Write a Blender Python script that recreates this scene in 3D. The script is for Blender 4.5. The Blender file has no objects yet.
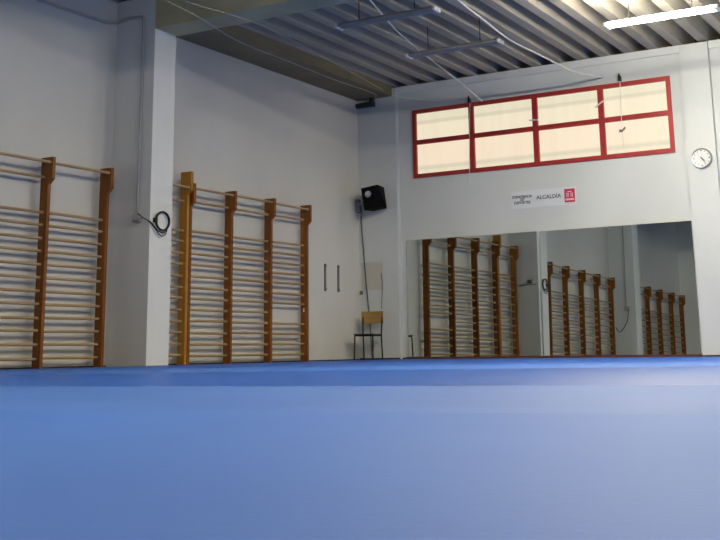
import bpy, bmesh, math, random
from mathutils import Vector, Matrix
random.seed(4)
C = bpy.context.scene.collection
W, D = 10.249, 17.196          # left wall at x=-W, window wall at y=D
FL = -0.03                     # bare floor; the mats' top is z = 0
COLX = -9.558                  # how far the columns stand out from the left wall

# ------------------------------------------------------------------ helpers
def mat(name, col, rough=0.6, metal=0.0, noise=None, bump=None, spec=0.5, emis=None):
    m = bpy.data.materials.new(name); m.use_nodes = True
    nt = m.node_tree; p = nt.nodes['Principled BSDF']
    p.inputs['Base Color'].default_value = (*col, 1); p.inputs['Roughness'].default_value = rough
    p.inputs['Metallic'].default_value = metal; p.inputs['Specular IOR Level'].default_value = spec
    if emis:
        p.inputs['Emission Color'].default_value = (*emis[0], 1); p.inputs['Emission Strength'].default_value = emis[1]
    if noise or bump:
        geo = nt.nodes.new('ShaderNodeTexCoord')
    if noise:      # (scale xyz, detail, second colour, low, high)
        mp = nt.nodes.new('ShaderNodeMapping'); mp.inputs['Scale'].default_value = noise[0]
        nz = nt.nodes.new('ShaderNodeTexNoise'); nz.inputs['Scale'].default_value = 1; nz.inputs['Detail'].default_value = noise[1]
        rp = nt.nodes.new('ShaderNodeValToRGB')
        rp.color_ramp.elements[0].position = noise[3]; rp.color_ramp.elements[1].position = noise[4]
        rp.color_ramp.elements[0].color = (*noise[2], 1); rp.color_ramp.elements[1].color = (*col, 1)
        nt.links.new(geo.outputs['Object'], mp.inputs[0]); nt.links.new(mp.outputs[0], nz.inputs['Vector'])
        nt.links.new(nz.outputs['Fac'], rp.inputs[0]); nt.links.new(rp.outputs[0], p.inputs['Base Color'])
    if bump:       # (scale, strength, distance)
        n2 = nt.nodes.new('ShaderNodeTexNoise'); n2.inputs['Scale'].default_value = bump[0]; n2.inputs['Detail'].default_value = 4
        b = nt.nodes.new('ShaderNodeBump'); b.inputs['Strength'].default_value = bump[1]; b.inputs['Distance'].default_value = bump[2]
        nt.links.new(geo.outputs['Object'], n2.inputs['Vector']); nt.links.new(n2.outputs['Fac'], b.inputs['Height'])
        nt.links.new(b.outputs[0], p.inputs['Normal'])
    return m

class MB:
    def __init__(s): s.v = []; s.f = []
    def add(s, v, f):
        o = len(s.v); s.v += [tuple(x) for x in v]; s.f += [tuple(i + o for i in q) for q in f]; return s
    def box(s, a, b):
        (x0, y0, z0), (x1, y1, z1) = a, b
        v = [(x0,y0,z0),(x1,y0,z0),(x1,y1,z0),(x0,y1,z0),(x0,y0,z1),(x1,y0,z1),(x1,y1,z1),(x0,y1,z1)]
        return s.add(v, [(0,3,2,1),(4,5,6,7),(0,1,5,4),(1,2,6,5),(2,3,7,6),(3,0,4,7)])
    def prism(s, poly, ax, a, b):      # polygon in the plane across axis ax, extruded from a to b
        def P(u, v, w): return {'x': (w, u, v), 'y': (u, w, v), 'z': (u, v, w)}[ax]
        n = len(poly)
        v = [P(u, w, a) for u, w in poly] + [P(u, w, b) for u, w in poly]
        return s.add(v, [tuple(range(n)), tuple(range(2*n-1, n-1, -1))] + [(i, i+n, (i+1) % n + n, (i+1) % n) for i in range(n)])
    def tube(s, pts, r, n=8, closed=False):
        pts = [Vector(p) for p in pts]; m = len(pts); rings = []
        up = None
        for i, p in enumerate(pts):
            if closed: t = pts[(i+1) % m] - pts[i-1]
            else: t = pts[min(i+1, m-1)] - pts[max(i-1, 0)]
            t.normalize()
            if up is None:
                up = Vector((0,0,1)) if abs(t.z) < .9 else Vector((1,0,0))
            x = t.cross(up).normalized(); up = x.cross(t).normalized()
            rings.append([p + (x*math.cos(2*math.pi*k/n) + up*math.sin(2*math.pi*k/n))*r for k in range(n)])
        v = [q for R in rings for q in R]; f = []
        for i in range(m if closed else m-1):
            j = (i+1) % m
            for k in range(n): f.append((i*n+k, i*n+(k+1) % n, j*n+(k+1) % n, j*n+k))
        if not closed: f += [tuple(range(n-1, -1, -1)), tuple((m-1)*n+k for k in range(n))]
        return s.add(v, f)
    def lathe(s, prof, n=40, mtx=None):  # prof: (radius, height) about local z
        v = []; f = []
        for r, h in prof:
            for k in range(n): v.append(Vector((r*math.cos(2*math.pi*k/n), r*math.sin(2*math.pi*k/n), h)))
        if mtx: v = [mtx @ q for q in v]
        m = len(prof)
        for i in range(m-1):
            for k in range(n): f.append((i*n+k, i*n+(k+1) % n, (i+1)*n+(k+1) % n, (i+1)*n+k))
        f += [tuple(range(n-1, -1, -1)), tuple((m-1)*n+k for k in range(n))]
        return s.add(v, f)
    def build(s, name, m, parent=None, bevel=0, smooth=False, loc=None):
        me = bpy.data.meshes.new(name); me.from_pydata(s.v, [], s.f); me.update()
        bm = bmesh.new(); bm.from_mesh(me); bmesh.ops.recalc_face_normals(bm, faces=bm.faces)
        if bevel: bmesh.ops.bevel(bm, geom=bm.edges[:], offset=bevel, segments=2, affect='EDGES', profile=.5, clamp_overlap=True)
        bm.to_mesh(me); bm.free()
        if smooth:
            for p in me.polygons: p.use_smooth = True
            try: me.set_sharp_from_angle(angle=math.radians(40))
            except Exception: pass
        o = bpy.data.objects.new(name, me); C.objects.link(o)
        if m: me.materials.append(m)
        if parent: o.parent = parent
        if loc: o.location = loc
        return o

def tag(o, label, cat, group=None):
    o['label'] = label; o['category'] = cat
    if group: o['group'] = group
    return o
def thing(name, label, cat, loc=(0,0,0), rotz=0, group=None):
    o = bpy.data.objects.new(name, None); C.objects.link(o); o.empty_display_size = .1
    o.location = loc; o.rotation_euler = (0,0,rotz)
    return tag(o, label, cat, group)
def struct(o): o['kind'] = 'structure'; return o
def dup(root, loc, label):
    r = root.copy(); C.objects.link(r); r.location = loc; r['label'] = label
    for ch in list(root.children):
        c = ch.copy(); C.objects.link(c); c.parent = r
        for g in list(ch.children):
            d = g.copy(); C.objects.link(d); d.parent = c
    return r
def smooth_path(pts, n=8):
    P = [Vector(p) for p in pts]; out = []
    for i in range(len(P)-1):
        a, b, c, d = P[max(i-1,0)], P[i], P[i+1], P[min(i+2, len(P)-1)]
        for k in range(n):
            t = k/n
            out.append(.5*((2*b)+(c-a)*t+(2*a-5*b+4*c-d)*t*t+(3*b-a-3*c+d)*t**3))
    out.append(P[-1]); return out

# ------------------------------------------------------------------ materials
def wall_mat(name, col, dirt):
    m = mat(name, col, .75, noise=((.5,.5,.35), 5, dirt, .32, .62), bump=(60, .06, .01), spec=.3)
    return m
M = {}
M['wall'] = wall_mat('white_wall_paint', (.60,.625,.625), (.53,.555,.555))
M['wall_l'] = wall_mat('left_wall_paint', (.655,.645,.605), (.575,.565,.53))
M['column'] = wall_mat('column_paint', (.72,.725,.70), (.66,.665,.64))
M['concrete'] = mat('rib_concrete', (.43,.395,.33), .85, noise=((2,.6,2), 6, (.32,.295,.25), .3, .7), bump=(25,.15,.01), spec=.2)
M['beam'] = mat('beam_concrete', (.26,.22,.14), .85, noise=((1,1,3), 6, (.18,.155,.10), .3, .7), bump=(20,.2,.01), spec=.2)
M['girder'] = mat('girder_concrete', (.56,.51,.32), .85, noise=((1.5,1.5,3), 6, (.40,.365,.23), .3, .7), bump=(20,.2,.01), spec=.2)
M['trim'] = mat('ledge_paint', (.60,.62,.62), .7)
M['base'] = mat('dark_skirting', (.018,.014,.013), .7)
M['floor'] = mat('bare_floor', (.03,.03,.035), .8)
M['red'] = mat('red_window_paint', (.37,.024,.022), .45, noise=((6,6,6),3,(.30,.020,.018),.3,.7))
M['brown'] = mat('brown_varnished_wood', (.255,.090,.014), .45, noise=((14,14,1.1), 6, (.15,.048,.008), .3, .7), spec=.25)
M['yellow'] = mat('yellow_varnished_wood', (.45,.20,.014), .42, noise=((14,14,1.1), 6, (.34,.14,.010), .3, .7), spec=.4)
M['orange'] = mat('orange_varnished_wood', (.36,.13,.012), .42, noise=((14,14,1.1), 6, (.26,.085,.010), .3, .7), spec=.4)
M['rung'] = mat('pale_rung_wood', (.42,.30,.155), .45, noise=((16,1.0,16), 5, (.30,.19,.085), .3, .7), spec=.4)
M['black'] = mat('black_plastic', (.004,.004,.0045), .8, spec=.12)
M['cable'] = mat('black_cable', (.008,.008,.009), .6)
M['greycable'] = mat('grey_cable', (.12,.12,.12), .6)
M['whitecable'] = mat('white_cord', (.74,.73,.69), .6)
M['dimcord'] = mat('dull_cord', (.45,.43,.38), .7)
M['steel'] = mat('dull_steel', (.18,.18,.18), .45, .7)
M['silver'] = mat('silver_cone', (.55,.55,.56), .35, .8)
M['pipe'] = mat('dark_drain_pipe', (.018,.026,.026), .45)
M['conduit'] = mat('grey_conduit', (.40,.40,.39), .6)
M['lampbody'] = mat('lamp_enamel', (.24,.235,.22), .6)
M['tube_off'] = mat('unlit_tube', (.34,.335,.32), .4)
LAMP = 410.0
M['tube_on'] = mat('lit_tube', (.9,.9,.9), .3, emis=((1.0,.93,.765), LAMP))
M['cap'] = mat('lamp_holder_white', (.75,.75,.74), .5)
M['paper'] = mat('white_paper', (.62,.65,.68), .7)
M['ink'] = mat('dark_ink', (.035,.04,.055), .7)
M['logored'] = mat('crimson_print', (.50,.028,.085), .6)
M['logopink'] = mat('pale_pink_print', (.78,.50,.56), .6)
M['dial'] = mat('clock_dial', (.62,.64,.64), .5)
M['chrome'] = mat('clock_rim', (.33,.34,.35), .35, .6)
M['chairwood'] = mat('chair_back_plywood', (.36,.22,.055), .5, noise=((3,3,20),5,(.28,.16,.04),.3,.7))
M['seat'] = mat('dark_seat', (.022,.018,.016), .5)
M['batten'] = mat('reddish_brown_batten', (.10,.030,.018), .5)
M['blackmetal'] = mat('black_tube_metal', (.006,.006,.0065), .55, spec=.25)

def mirror_mat():
    m = bpy.data.materials.new('mirror_glass'); m.use_nodes = True
    p = m.node_tree.nodes['Principled BSDF']
    p.inputs['Base Color'].default_value = (.62,.665,.63,1); p.inputs['Metallic'].default_value = 1; p.inputs['Roughness'].default_value = .0
    return m
M['mirror'] = mirror_mat()
M['mirror_edge'] = mat('mirror_back', (.30,.36,.34), .4)

def pane_mat():
    m = bpy.data.materials.new('frosted_lit_pane'); m.use_nodes = True
    nt = m.node_tree; p = nt.nodes['Principled BSDF']
    p.inputs['Base Color'].default_value = (.12,.11,.09,1); p.inputs['Roughness'].default_value = .5
    tc = nt.nodes.new('ShaderNodeNewGeometry'); sx = nt.nodes.new('ShaderNodeSeparateXYZ')
    mr = nt.nodes.new('ShaderNodeMapRange'); mr.inputs['From Min'].default_value = 3.1; mr.inputs['From Max'].default_value = 4.4
    rp = nt.nodes.new('ShaderNodeValToRGB'); cr = rp.color_ramp
    base = (.70,.62,.46,1); band = (.55,.50,.37,1); top = (.64,.58,.43,1); low = (.73,.60,.45,1)
    stops = [(0, top), (.115, top), (.135, band), (.16, band), (.20, low), (.45, low), (.55, base), (.745, base), (.77, band), (.80, band), (.815, top), (1, top)]
    while len(cr.elements) < len(stops): cr.elements.new(.5)
    for e, (q, c) in zip(cr.elements, stops): e.position = q; e.color = c
    nz = nt.nodes.new('ShaderNodeTexNoise'); nz.inputs['Scale'].default_value = 6
    mp = nt.nodes.new('ShaderNodeMapping'); mp.inputs['Scale'].default_value = (1.5, 1, .12)
    mx = nt.nodes.new('ShaderNodeMapRange'); mx.inputs['To Min'].default_value = .93; mx.inputs['To Max'].default_value = 1.06
    st = nt.nodes.new('ShaderNodeMath'); st.operation = 'MULTIPLY'; st.inputs[1].default_value = 1.2
    L = nt.links.new
    L(tc.outputs['Position'], sx.inputs[0]); L(sx.outputs['Z'], mr.inputs[0]); L(mr.outputs[0], rp.inputs[0])
    L(rp.outputs[0], p.inputs['Emission Color'])
    L(tc.outputs['Position'], mp.inputs[0]); L(mp.outputs[0], nz.inputs['Vector']); L(nz.outputs['Fac'], mx.inputs[0])
    L(mx.outputs[0], st.inputs[0]); L(st.outputs[0], p.inputs['Emission Strength'])
    return m
M['pane'] = pane_mat()

def mat_vinyl(name, col, col2, rough, bstr, spec):
    return mat(name, col, rough, noise=((1.2,1.2,1.2), 5, col2, .3, .7), bump=(55, bstr, .004), spec=spec)
M['mat_near'] = mat_vinyl('blue_vinyl_near', (.046,.152,.52), (.038,.133,.48), .615, .14, .31)
M['mat_strip'] = mat_vinyl('blue_vinyl_strip', (.052,.156,.50), (.043,.136,.46), .585, .2, .34)
M['mat_mid'] = mat_vinyl('blue_vinyl_mid', (.010,.10,.47), (.008,.09,.43), .37, .06, .19)
M['mat_band'] = mat_vinyl('blue_vinyl_band', (.045,.16,.55), (.036,.14,.50), .55, .1, .3)
M['mat_far'] = mat_vinyl('blue_vinyl_far', (.018,.10,.46), (.014,.09,.42), .5, .1, .3)

# ------------------------------------------------------------------ room shell
RX, RY = 5.2, -7.4
struct(MB().box((-W-.2, RY-.2, FL-.1), (RX+.2, D+.25, FL)).build('floor', M['floor']))
struct(MB().box((-W-.2, RY-.2, FL), (-W, D+.25, 5.3)).build('wall_left', M['wall_l']))
struct(MB().box((RX, RY-.2, FL), (RX+.2, D+.25, 5.3)).build('wall_right', M['wall']))
struct(MB().box((-W, RY-.2, FL), (RX, RY, 5.3)).build('wall_rear', M['wall']))
wx0, wx1, wz0, wz1 = -9.15, -4.513, 3.12, 4.352
b = MB()
b.box((-W, D, FL), (RX, D+.2, wz0)).box((-W, D, wz1), (RX, D+.2, 4.80)).box((-W, D, wz0), (wx0, D+.2, wz1)).box((wx1, D, wz0), (RX, D+.2, wz1))
struct(b.build('wall_back', M['wall']))
# shallow pilasters on the window wall, ledge along its top
def patch_mat(x0, x1, z0, z1):   # white paint with one rectangular stain left by something that hung there
    m = wall_mat('stained_wall_paint', (.60,.625,.625), (.53,.555,.555)); nt = m.node_tree; p = nt.nodes['Principled BSDF']
    src = p.inputs['Base Color'].links[0].from_socket
    g = nt.nodes.new('ShaderNodeNewGeometry'); sx = nt.nodes.new('ShaderNodeSeparateXYZ'); nt.links.new(g.outputs['Position'], sx.inputs[0])
    fac = None
    for out, a, b_ in (('X', x0, x1), ('Z', z0, z1)):
        for v, sgn in ((a, 1), (b_, -1)):
            mr = nt.nodes.new('ShaderNodeMapRange'); mr.inputs['From Min'].default_value = v-.02*sgn; mr.inputs['From Max'].default_value = v+.02*sgn
            nt.links.new(sx.outputs[out], mr.inputs[0])
            if fac is None: fac = mr.outputs[0]
            else:
                mu = nt.nodes.new('ShaderNodeMath'); mu.operation = 'MULTIPLY'; nt.links.new(fac, mu.inputs[0]); nt.links.new(mr.outputs[0], mu.inputs[1]); fac = mu.outputs[0]
    mx = nt.nodes.new('ShaderNodeMixRGB'); mx.inputs[2].default_value = (.50,.49,.42,1)
    nt.links.new(fac, mx.inputs[0]); nt.links.new(src, mx.inputs[1]); nt.links.new(mx.outputs[0], p.inputs['Base Color'])
    return m
struct(MB().box((-W, D-.10, FL), (-9.45, D, 4.80)).build('trim_1', patch_mat(-10.21, -9.77, 1.19, 1.68)))
struct(MB().box((-4.315, D-.10, FL), (-3.875, D, 4.80)).build('trim_2', M['wall']))
b = MB().box((-9.45, D-.035, 4.70), (-4.315, D, 4.82)).box((-3.875, D-.035, 4.70), (RX, D, 4.82))
struct(b.build('trim_3', M['trim']))
b = MB().box((-W, RY, FL), (-W+.02, D-.1, .008))
struct(b.build('baseboard_left', M['base']))
b = MB().box((-W, D-.12, FL), (-9.45, D-.1, .022)).box((-9.45, D-.02, FL), (-4.315, D, .022)).box((-4.315, D-.12, FL), (-3.875, D-.1, .022)).box((-3.875, D-.02, FL), (RX, D, .022))
struct(b.build('baseboard_back', M['base']))
# ribbed ceiling slab: ribs run away from the girders to the window wall
poly = []; x = -5.55 - 12*.4
xs = []
while x < RX+.3:
    xs.append(x); x += .4
poly.append((xs[0]-.2, 5.06))
for x in xs: poly += [(x-.13, 5.06), (x-.075, 4.83), (x+.075, 4.83), (x+.13, 5.06)]
poly += [(xs[-1]+.2, 5.06), (xs[-1]+.2, 5.2), (xs[0]-.2, 5.2)]
struct(MB().prism(poly, 'y', RY-.2, D+.6).build('ceiling', M['concrete']))
# columns with the girders they carry, and the edge beam along the left wall
COLY = [10.747, 4.73, -1.3]
for y in COLY:
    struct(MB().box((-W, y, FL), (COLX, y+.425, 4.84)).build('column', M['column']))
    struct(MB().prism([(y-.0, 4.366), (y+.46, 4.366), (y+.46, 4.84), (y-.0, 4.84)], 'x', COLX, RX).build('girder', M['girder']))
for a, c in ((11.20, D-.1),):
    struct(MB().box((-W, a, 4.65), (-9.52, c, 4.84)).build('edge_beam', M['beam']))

# ------------------------------------------------------------------ window
win = struct(bpy.data.objects.new('window_1', None)); C.objects.link(win); win.location = (wx0, D, wz0)
ww, wh = wx1-wx0, wz1-wz0
fw = .07
xs_m = [1.155, 2.335, 3.485]
b = MB()
b.box((0,-.03,0),(ww,.06,fw)).box((0,-.03,wh-fw),(ww,.06,wh)).box((0,-.03,fw),(fw,.06,wh-fw)).box((ww-fw,-.03,fw),(ww,.06,wh-fw))
ends = [fw] + [q for xm in xs_m for q in (xm-.045, xm+.045)] + [ww-fw]
for k in range(0, 8, 2): b.box((ends[k],-.028,.60),(ends[k+1],.058,.68))
for xm in xs_m: b.box((xm-.045,-.032,fw),(xm+.045,.06,wh-fw))
struct(b.build('window_frame', M['red'], win))
cells = [0]+xs_m+[ww]
for k in range(4):
    for (z0, z1) in ((fw-.01, .61), (.67, wh-fw+.01)):
        struct(MB().box((cells[k]+.03, .02, z0), (cells[k+1]-.03, .035, z1)).build('window_pane', M['pane'], win))

for (x, z, a) in ((-6.82, 3.90, 5), (-5.68, 4.03, -32)):
    o = struct(MB().box((-.085, -.012, -.012), (.085, .012, .012)).build('window_latch', M['cap'], win, bevel=.004))
    o.location = (x-wx0, -.05, z-wz0); o.rotation_euler = (0, math.radians(a), 0)
# ------------------------------------------------------------------ mats on the floor
def mat_sheet(poly, m, label):
    cx, cy = poly[0]
    o = MB().prism([(x-cx, y-cy) for x, y in poly], 'z', 0, -FL).build('floor_mat', m); o.location = (cx, cy, FL)
    return tag(o, label, 'mat', 'blue gym mats')
X0, X1 = -9.52, 5.1
seam = lambda x: 4.25 + .209*(x+2.55)
lo_ = lambda x: 7.414 + .50*(x+5.0)
hi_ = lambda x: 9.313 + .55*(x+6.281)
G = .004
near = lambda x: 2.45 + .209*(x+1.46)
mat_sheet([(X0, -7.3), (X1, -7.3), (X1, near(X1)), (X0, near(X0))], M['mat_near'], 'matt blue textured floor mat filling the whole foreground')
mat_sheet([(X0, near(X0)+.001), (X1, near(X1)+.001), (X1, seam(X1)), (X0, seam(X0))], M['mat_strip'], 'paler shiny strip of blue floor mat ending at the clear seam across the floor')
mat_sheet([(X0, seam(X0)+G), (X1, seam(X1)+G), (X1, lo_(X1)), (X0, lo_(X0))], M['mat_mid'], 'smooth glossy deep blue floor mat just beyond the first seam')
mat_sheet([(X0, lo_(X0)+G), (X1, lo_(X1)+G), (X1, hi_(X1)), (X0, hi_(X0))], M['mat_band'], 'paler blue strip of floor mat lying between two deep blue mats')
mat_sheet([(X0, hi_(X0)+G), (X1, hi_(X1)+G), (X1, 16.98), (X0, 16.98)], M['mat_far'], 'dark blue floor mat farthest away, along the foot of the mirror wall')

# ------------------------------------------------------------------ stall bars
RZ = [.11+.1565*k for k in range(12)] + [2.252, 2.43]
def stall_bars(loc, ys, mats, label, skip=(), tall=(), name='stall_bars'):
    t = thing(name, label, 'stall bars', loc, 0, 'wall bars on the left wall')
    for i, y in enumerate(ys):
        H = 2.53 + (.16 if i in tall else 0)
        h = H - 2.53
        prof = [(.07, 0), (.20, 0), (.20, 2.20+h), (.265, 2.26+h), (.265, H), (.07, H)]
        p = MB().prism(prof, 'y', y-.026, y+.026).build('upright', mats[i], t, bevel=.005)
        for z in (.35, 2.38+h): MB().box((.0015, y-.018, z), (.072, y+.018, z+.05)).build('wall_bracket', M['wall_l'], p)
    for i in range(len(ys)-1):
        for k, z in enumerate(RZ):
            if (i, k) in skip: continue
            xr = .228 if k == 13 else .132
            z = z + random.uniform(-.006, .006)
            MB().tube([(xr, ys[i]-.012, z-FL), (xr, ys[i+1]+.012, z-FL+random.uniform(-.006,.006))], .0185, 10).build('rung', M['rung'], t, smooth=True)
    return t
br = M['brown']
stall_bars((-W, 12.16, FL), [0, .955, 1.963, 2.971], [br]*4, 'long brown wall bars with one missing rung, right of the yellow post', skip={(2, 4)})
stall_bars((-W, 11.25, FL), [0, .845], [M['orange'], M['yellow']], 'single-bay wall bars with a tall yellow post beside the white column', tall={1})
bt = stall_bars((-W, 5.45, FL), [0, 1.01, 2.018, 3.026, 4.034, 5.042], [br]*6, 'brown wall bars between the columns, left of the column with the cable coil', skip={(4, 12)})
stall_bars((-W, -.5, FL), [0, 1.0, 2.1, 3.1, 4.1], [br]*5, 'farthest brown wall bars, seen only at the right end of the mirror')
st = [o for o in C.objects if o.name.startswith('stall_bars')][0]
MB().box((.125, 2.971-.030, .80), (.15, 2.971-.0262, .86)).build('paper_tag', M['paper'], st)

# ------------------------------------------------------------------ conduit, boxes and cable on the columns
yc = COLY[0]
pts = [(-W+.0235, 5.20, 4.49), (-W+.0235, 9.9, 4.498), (-W+.0235, 10.5, 4.503), (-W+.05, yc-.0235, 4.545), (-10.0, yc-.0235, 4.575), (-9.76, yc-.0235, 4.555), (-9.742, yc-.0235, 4.53), (-9.742, yc-.0235, 3.5), (-9.752, yc-.0235, 1.90)]
tag(MB().tube(pts, .021, 8).build('conduit', M['conduit'], smooth=True), 'thin grey conduit running down the shaded face of the near white column', 'conduit', 'wiring conduits on the columns')
jb = thing('junction_box', 'small grey junction box under the conduit on the near white column', 'junction box', (-9.755, yc, 1.85))
MB().box((-.06, -.05, -.05), (.055, 0, .055)).build('box_body', M['conduit'], jb, bevel=.006)
MB().prism([(-.04,-.03),(.06,-.03),(.10,.0),(.06,.03),(-.04,.03)], 'y', -.075, -.05).build('socket', M['conduit'], jb, bevel=.003)
coil = thing('cable_coil', 'coil of black cable hanging on the lit side of the white column', 'cable', (COLX+.0015, 10.96, 1.82))
b = MB()
for k, (dy, r) in enumerate(((0,.118),(.006,.112),(-.004,.122))):
    b.tube([(.016+.011*k, dy+r*math.cos(q*math.pi/16)*1.08, r*math.sin(q*math.pi/16)) for q in range(32)], .0075, 8, closed=True)
b.build('coiled_loops', M['cable'], coil, smooth=True)
b = MB()
for dz, s in ((0,0), (.02,.012)):
    b.tube(smooth_path([(-.165, -.26, .075+dz), (-.09, -.255, .03), (-.02, -.24, -.005), (.02, -.20, -.06+dz), (.035, -.12, -.135+dz), (.035+s, -.03, -.195+dz*2), (.03, .06, -.165+dz*2), (.025, .10, -.08)]), .0065, 8)
b.build('loose_tail', M['cable'], coil, smooth=True)
MB().box((0,-.16,-.03),(.035,-.10,.03)).build('wall_hook', M['cable'], coil, bevel=.004)
# the next column back carries the same conduit (seen in the mirror)
y2 = COLY[1] + .425
tag(MB().tube([(-9.80, y2+.02, 4.6), (-9.80, y2+.02, 1.75)], .016, 8).build('conduit', M['conduit'], smooth=True), 'grey conduit on the second column, visible in the mirror', 'conduit', 'wiring conduits on the columns')
j2 = thing('junction_box', 'grey junction box on the second column, visible in the mirror', 'junction box', (-9.78, y2, 1.70))
MB().box((-.08, 0, -.05), (.06, .06, .05)).build('box_body', M['conduit'], j2, bevel=.006)
tag(MB().tube(smooth_path([(-9.74, y2+.05, 1.68), (-9.76, y2+.12, 1.35), (-9.95, y2+.17, 1.08), (-10.04, y2+.22, 1.2)]), .010, 8).build('hanging_cable', M['cable'], smooth=True), 'dark cable drooping from the box on the second column, visible in the mirror', 'cable')
y1 = yc + .425
tag(MB().tube([(-10.03, y1+.012, 1.62), (-9.60, y1+.012, 1.64)], .008, 8).build('wall_wire', M['greycable'], smooth=True), 'thin horizontal wire on the hidden face of the near column, visible in the mirror', 'wire')
tag(MB().box((-9.80, y1, 1.66), (-9.70, y1+.06, 1.73)).build('wall_socket', M['steel'], bevel=.006), 'small dark wall socket above the thin wire, visible in the mirror', 'socket')

# ------------------------------------------------------------------ metal rails, socket, drain pipe
for y, lab in ((15.943, 'dark upright metal rail on the white wall nearer the wall bars'), (16.365, 'dark upright metal rail on the white wall nearer the chair')):
    r = thing('wall_rail', lab, 'rail', (-W, y, 1.14), 0, 'upright metal rails on the wall')
    MB().box((0,-.018,0),(.025,.018,.46)).build('channel', M['steel'], r, bevel=.003)
    for z in (.03, .43): MB().box((.02,-.022,z-.02),(.032,.022,z+.02)).build('fixing', M['steel'], r, bevel=.003)
dp = thing('drain_pipe', 'short dark L-shaped pipe in the upper corner of the room', 'pipe', (-9.89, D-.17, 4.54))
MB().box((-.045,-.045,.0),(.03,.045,.29)).build('downpipe', M['pipe'], dp, bevel=.008)
MB().box((-.33,-.05,-.05),(.035,.05,.035)).build('elbow', M['pipe'], dp, bevel=.01)
tag(MB().box((-10.235, D-.125, 1.12), (-10.175, D-.1, 1.19)).build('wall_outlet', M['steel'], bevel=.005), 'small grey wall outlet above the chair beside the speaker wire', 'outlet')

# ------------------------------------------------------------------ speaker
sp = thing('loudspeaker', 'black wedge loudspeaker with a silver cone mounted high in the corner', 'speaker', (-9.76, D-.36, 2.785))
def hexa(w0, w1, z0, z1, y0, y1, y2, y3):   # tapered cabinet: w0/w1 bottom/top widths
    v = [(-w0/2,y0,z0),(w0/2+.06,y0,z0),(w0*.36,y1,z0),(-w0*.36,y1,z0),(-w1/2,y2,z1),(w1/2,y2,z1),(w1*.36,y3,z1),(-w1*.36,y3,z1)]
    return MB().add(v, [(0,3,2,1),(4,5,6,7),(0,1,5,4),(1,2,6,5),(2,3,7,6),(3,0,4,7)])
cab = hexa(.38, .34, -.20, .19, -.10, .16, -.16, .18).build('cabinet', M['black'], sp, bevel=.008)
q = Matrix.Translation((-.045, -.150, .060)) @ Matrix.Rotation(math.radians(90-9), 4, 'X')
MB().lathe([(.056,-.012),(.062,0),(.056,.012),(.045,.004),(.02,-.002),(.016,.008)], 28, q).build('speaker_cone', M['silver'], sp, smooth=True)
MB().box((-.475,.14,-.16),(-.41,.24,.08)).box((-.43,.12,-.05),(-.10,.16,.0)).build('wall_mount', M['steel'], sp, bevel=.006)
sp.rotation_euler = (0, math.radians(-7), math.radians(2))
yw = D-.112
tag(MB().tube(smooth_path([(-10.195, yw, 2.66), (-10.19, yw, 2.40), (-10.155, yw, 1.9), (-10.10, yw, 1.25), (-10.05, yw, .75), (-10.0, yw, 0.0)]), .012, 8).build('speaker_cable', M['greycable'], smooth=True), 'grey cable hanging down the wall from the corner loudspeaker', 'cable')
tag(MB().tube(smooth_path([(-9.80, yw, 1.48), (-9.775, yw, 1.3), (-9.785, yw, 1.08), (-9.80, yw, .86)]), .006, 8).build('thin_wire', M['greycable'], smooth=True), 'short thin wire on the wall above the chair back', 'wire')

# ------------------------------------------------------------------ chair
ch = thing('chair', 'school chair with yellow plywood back and black metal legs in the corner', 'chair', (-9.83, 16.66, FL), math.radians(7))
g = -FL
def leg(name, pts): return MB().tube(pts, .0125, 10).build(name, M['blackmetal'], ch, smooth=True)
for s in (-1, 1):
    leg('leg', [(s*.175, -.205, 0), (s*.165, -.185, .435)])
    leg('leg', [(s*.175, .215, 0), (s*.170, .175, .43), (s*.178, .185, .60), (s*.178, .215, .80)])
MB().tube([(-.165,-.185,.43),(.165,-.185,.43)], .011, 8).tube([(-.165,.17,.43),(.165,.17,.43)], .011, 8).tube([(-.165,-.185,.43),(-.17,.175,.43)], .011, 8).tube([(.165,-.185,.43),(.17,.175,.43)], .011, 8).build('seat_frame', M['blackmetal'], ch, smooth=True)
b = MB()
n = 10; top = []
for i in range(n+1):
    y = -.20 + .37*i/n
    top.append((y, .447 + .012*((i/n-.5)*2)**2))
b.prism([(y, z) for y, z in top] + [(y, z-.014) for y, z in reversed(top)], 'x', -.19, .19).build('seat', M['seat'], ch, bevel=.004)
b = MB(); pl = []
for i in range(13):
    xx = -.205 + .41*i/12
    pl.append((xx, .20 + .035*(1-(xx/.205)**2)))
b.prism(pl + [(xx, yy-.012) for xx, yy in reversed(pl)], 'z', .635, .845).build('backrest', M['chairwood'], ch, bevel=.004)

# ------------------------------------------------------------------ mirror: two big sheets leaning on the wall above a batten
mir = thing('wall_mirror', 'wide wall mirror in two sheets under the window, reflecting the wall bars', 'mirror', (-6.82, D-.02, 0))
def mpanel(cx, cy, w, a, t):
    v = []
    for y_off in (0, .012):
        for dx, z in ((-w/2, .035), (w/2, .035), (w/2, 2.03), (-w/2, 2.03)):
            dy = a*dx - t*(z-1.0)
            v.append((cx+dx+6.82, cy+dy+y_off-(D-.02), z))
    p = MB().add(v, [(0,1,2,3),(4,7,6,5),(0,4,5,1),(1,5,6,2),(2,6,7,3),(3,7,4,0)]).build('mirror_sheet', M['mirror'], mir)
    p.data.materials.append(M['mirror_edge'])
    for f in p.data.polygons:
        if f.index > 0 and abs(f.normal.y) < .5: f.material_index = 1
    return p
mpanel(-8.083, 17.135, 2.47, -.0220, -.0085)
mpanel(-5.583, 17.120, 2.49, -.0215, -.0225)
MB().box((-2.50, -.10, FL), (2.49, .015, .034)).build('bottom_batten', M['batten'], mir, bevel=.003)

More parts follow.
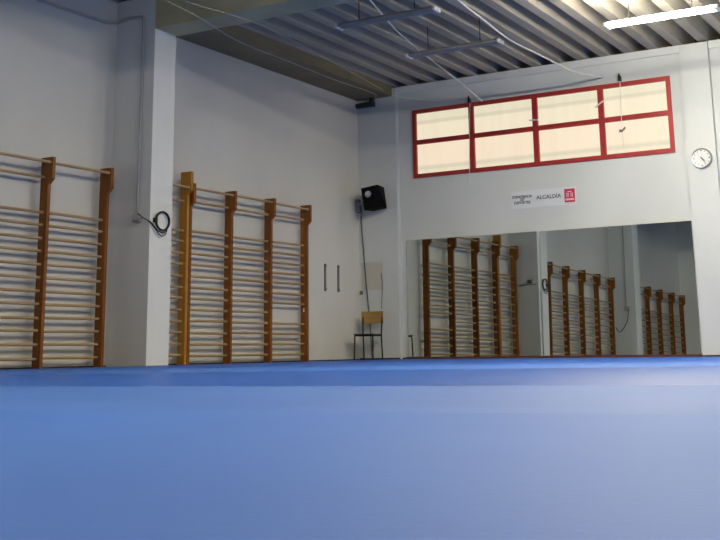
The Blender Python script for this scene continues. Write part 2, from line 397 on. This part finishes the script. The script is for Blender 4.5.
# ------------------------------------------------------------------ sign
sg = thing('wall_sign', 'white paper sign with dark lettering and a crimson logo below the window', 'sign', (-6.745, D, 2.58))
MB().box((-.57,-.008,-.145),(.57,0,.145)).build('sheet', M['paper'], sg)
def text(body, size, x, z, parent, m, y=-.012, sx=1.0):
    cu = bpy.data.curves.new('lettering', 'FONT'); cu.body = body; cu.size = size; cu.align_x = 'CENTER'; cu.align_y = 'CENTER'; cu.extrude = .0012; cu.offset = .0012
    o = bpy.data.objects.new('lettering', cu); C.objects.link(o); cu.materials.append(m)
    bpy.context.view_layer.update()
    me = bpy.data.meshes.new_from_object(o); me.name = 'lettering'; bpy.data.objects.remove(o)
    me.transform(Matrix.Rotation(math.pi/2, 4, 'X') @ Matrix.Diagonal((sx,1,1,1)))
    if not me.materials: me.materials.append(m)
    o = bpy.data.objects.new('lettering', me); C.objects.link(o); o.parent = parent; o.location = (x, y, z)
    return o
text('CONCEJALIA', .062, -.37, .048, sg, M['ink'], sx=1.0)
text('DE', .055, -.37, -.002, sg, M['ink'])
text('DEPORTES', .062, -.37, -.052, sg, M['ink'])
text('ALCALD\u00cdA', .092, .10, .012, sg, M['ink'], sx=1.0)
lg = MB().box((.375,-.012,-.105),(.555,-.008,.115)).build('logo', M['logored'], sg)
lm = MB().box((.39,-.015,-.075),(.54,-.012,-.045))
for dx in (-.035, .035): lm.box((.465+dx-.018,-.015,-.02),(.465+dx-.006,-.012,.05)).box((.465+dx+.006,-.015,-.02),(.465+dx+.018,-.012,.05))
lm.box((.43,-.015,.062),(.50,-.012,.076))
lm.build('emblem', M['logopink'], lg)

# ------------------------------------------------------------------ clock
ck = thing('wall_clock', 'round white wall clock with a silver rim on the pilaster', 'clock', (-4.09, D-.10, 2.968))
RX90 = Matrix.Rotation(math.pi/2, 4, 'X')
MB().lathe([(.12,0),(.158,.0),(.160,.03),(.150,.05),(.136,.046),(.134,.03)], 48, RX90).build('rim', M['chrome'], ck, smooth=True)
dl = MB().lathe([(.137,.015),(.137,.034)], 48, RX90).build('dial', M['dial'], ck)
mk = MB()
for h in range(12):
    a = h*math.pi/6; r0, r1 = .108, (.122 if h % 3 else .126); wq = .006 if h % 3 else .009
    cx, cz, sx_, sz = math.sin(a), math.cos(a), math.cos(a), -math.sin(a)
    v = []
    for yy in (-.034, -.0365):
        for r, s in ((r0,-1),(r0,1),(r1,1),(r1,-1)): v.append((cx*r+sx_*s*wq, yy, cz*r+sz*s*wq))
    mk.add(v, [(0,1,2,3),(4,7,6,5),(0,4,5,1),(1,5,6,2),(2,6,7,3),(3,7,4,0)])
mk.build('hour_marks', M['ink'], dl)
def hand(ang, ln, wd, yy, name):
    o = MB().prism([(-wd,-.02),(wd,-.02),(wd*.6,ln),(-wd*.6,ln)], 'y', -yy, -yy-.003).build(name, M['ink'], ck)
    o.rotation_euler = (0, math.radians(ang), 0)
hand(132, .068, .007, .038, 'hour_hand'); hand(147, .105, .005, .042, 'minute_hand')

# ------------------------------------------------------------------ hanging fluorescent lamps
def make_lamp(loc, lit, label, rod=.436):
    t = thing('fluorescent_lamp', label, 'lamp', loc, 0, 'hanging twin-tube fluorescent lamps')
    MB().prism([(-.035,.07),(-.045,.01),(.045,.01),(.035,.07)], 'x', -.75, .75).build('housing', M['lampbody'], t, bevel=.002)
    for s in (-1, 1):
        MB().tube([(-.715, s*.07, .022), (.715, s*.07, .022)], .0145, 12).build('tube', M['tube_on'] if lit else M['tube_off'], t, smooth=True)
    for s in (-1, 1):
        MB().box((s*.735-.018,-.092,-.004),(s*.735+.018,.092,.05)).build('end_cap', M['cap'], t, bevel=.004)
        MB().tube([(s*.42, 0, .07), (s*.42, 0, rod)], .007, 8).build('hanging_rod', M['cable'], t, smooth=True)
    return t
lz = 4.395
off = make_lamp((-6.85, 12.20, lz), False, 'unlit hanging fluorescent lamp nearer the girder, upper of the two dark ones')
dup(off, (-6.78, 14.06, lz), 'unlit hanging fluorescent lamp nearer the window, lower of the two dark ones')
on = make_lamp((-3.78, 14.15, lz), True, 'brightly lit hanging fluorescent lamp above the right end of the window')
on2 = make_lamp((-3.78, 8.3, 4.58), True, 'lit lamp of the middle bay, nearest the left wall', .25)
for x, y, lab in ((-3.78, 12.2, 'lit lamp just above the frame, nearer the girder than the bright one'),
                  (-.75, 12.2, 'lit lamp of the window bay beside the girder, beyond the clock pilaster'),
                  (-.75, 8.3, 'lit lamp of the middle bay, farther from the left wall'),
                  (-3.78, 2.0, 'lit lamp above the camera bay, closest to the left wall'),
                  (-.75, 2.0, 'lit lamp above the camera bay, straight over the near mat')):
    dup(on if y > 11 else on2, (x, y, lz if y > 11 else 4.58), lab)

# ------------------------------------------------------------------ cords under the ceiling and at the window
def cord(name, pts, r, m, label, cat='cord', grp='cords slung under the ceiling'):
    return tag(MB().tube(smooth_path(pts), r, 6).build(name, m, smooth=True), label, cat, grp)
cord('ceiling_cord', [(-8.0, 5.2, 4.36), (-8.22, 8.0, 4.24), (-8.413, 9.617, 4.25), (-8.631, 10.54, 4.3), (-9.097, 11.995, 4.4), (-9.31, 13.54, 4.48), (-9.504, 15.141, 4.55), (-9.62, 16.6, 4.62), (-9.85, 17.05, 4.64)], .0052, M['dimcord'], 'thin pale cord slung along under the left edge beam')
cord('ceiling_cord', [(-8.3, 8.0, 4.30), (-8.275, 9.781, 4.27), (-8.237, 10.545, 4.3), (-8.257, 11.426, 4.34), (-8.705, 13.451, 4.48), (-9.352, 16.169, 4.65), (-9.6, 17.05, 4.72)], .0052, M['dimcord'], 'thin pale cord passing under the girder and running to the corner beside the edge beam')
cord('ceiling_cord', [(-6.82, 11.19, 4.72), (-6.985, 12.008, 4.645), (-7.235, 13.182, 4.55), (-7.436, 14.575, 4.48), (-7.6, 15.949, 4.42), (-7.764, 17.15, 4.345)], .0105, M['whitecable'], 'pale cord hanging from the girder to the top of the second window pane')
cord('ceiling_cord', [(-9.87, 17.08, 4.80), (-9.3, 17.10, 4.60), (-8.7, 17.12, 4.47), (-8.25, 17.13, 4.43), (-8.0, 17.14, 4.44)], .006, M['whitecable'], 'faint thin cord drooping from the corner pipe to the leftmost window mullion')
cord('ceiling_cord', [(-5.80, 11.19, 4.66), (-5.887, 12.376, 4.55), (-5.919, 13.271, 4.5), (-5.944, 14.17, 4.45), (-5.856, 15.079, 4.42), (-5.784, 16.366, 4.42), (-5.596, 17.17, 4.479)], .0125, M['whitecable'], 'thick white cord sagging from the ceiling to above the third window pane')
for pts, knob, lab in (([(-8.01, 17.15, 4.396), (-7.994, 17.15, 4.323), (-8.026, 17.15, 3.724), (-8.052, 17.15, 3.026), (-8.046, 17.16, 2.92)], None, 'thin pull cord hanging in front of the leftmost window mullion'),
                       ([(-5.316, 17.15, 4.419), (-5.313, 17.15, 4.335), (-5.326, 17.15, 3.74), (-5.33, 17.15, 3.56), (-5.315, 17.15, 3.281)], 3.56, 'thin pull cord with a dark toggle hanging in front of the rightmost window panes')):
    x0, y0, z0 = pts[0]
    t = thing('pull_cord', lab, 'cord', (x0, y0, z0), 0, 'window pull cords')
    MB().tube([(p[0]-x0, p[1]-y0, p[2]-z0) for p in pts], .005, 6).build('cord_line', M['whitecable'], t, smooth=True)
    MB().box((-.022, -.02, -.05), (.022, .046, .035)).box((-.010,-.03,.02),(.010,.0,.07)).build('pulley_hook', M['cable'], t, bevel=.004)
    if knob: MB().prism([(-.05,-.03),(.0,-.035),(.06,.02),(.055,.05),(.01,.0),(-.03,.015)], 'y', -.02, .005).build('toggle', M['steel'], t, loc=(pts[3][0]-x0, 0, knob-z0))

# ------------------------------------------------------------------ camera, light level, colour management
F_PX, CY = 1106.855, 108.279
pt, rl, yw_ = (math.radians(a) for a in (12.351, .74, 30.805))
Fw = Vector((-math.sin(yw_)*math.cos(pt), math.cos(yw_)*math.cos(pt), math.sin(pt)))
R = Vector((math.cos(yw_), math.sin(yw_), 0)); U = R.cross(Fw)
R2 = R*math.cos(rl) - U*math.sin(rl); U2 = R*math.sin(rl) + U*math.cos(rl)
cam_d = bpy.data.cameras.new('camera'); cam = bpy.data.objects.new('camera', cam_d); C.objects.link(cam)
mw = Matrix((R2, U2, -Fw)).transposed().to_4x4(); mw.translation = Vector((0, 0, .15)); cam.matrix_world = mw
cam_d.sensor_fit = 'HORIZONTAL'; cam_d.sensor_width = 36; cam_d.lens = F_PX/720*36
cam_d.shift_x = 0; cam_d.shift_y = -(270-CY)/720; cam_d.clip_start = .02; cam_d.clip_end = 100
bpy.context.scene.camera = cam
w = bpy.data.worlds.new('world'); bpy.context.scene.world = w; w.use_nodes = True
w.node_tree.nodes['Background'].inputs[0].default_value = (.7,.7,.7,1); w.node_tree.nodes['Background'].inputs[1].default_value = .02
sc = bpy.context.scene
sc.view_settings.view_transform = 'Standard'; sc.view_settings.look = 'None'; sc.view_settings.gamma = 1; sc.view_settings.exposure = 0.0
sc.view_settings.use_curve_mapping = False
try:
    sc.cycles.use_denoising = True; sc.cycles.max_bounces = 10; sc.cycles.diffuse_bounces = 6; sc.cycles.glossy_bounces = 6
except Exception: pass
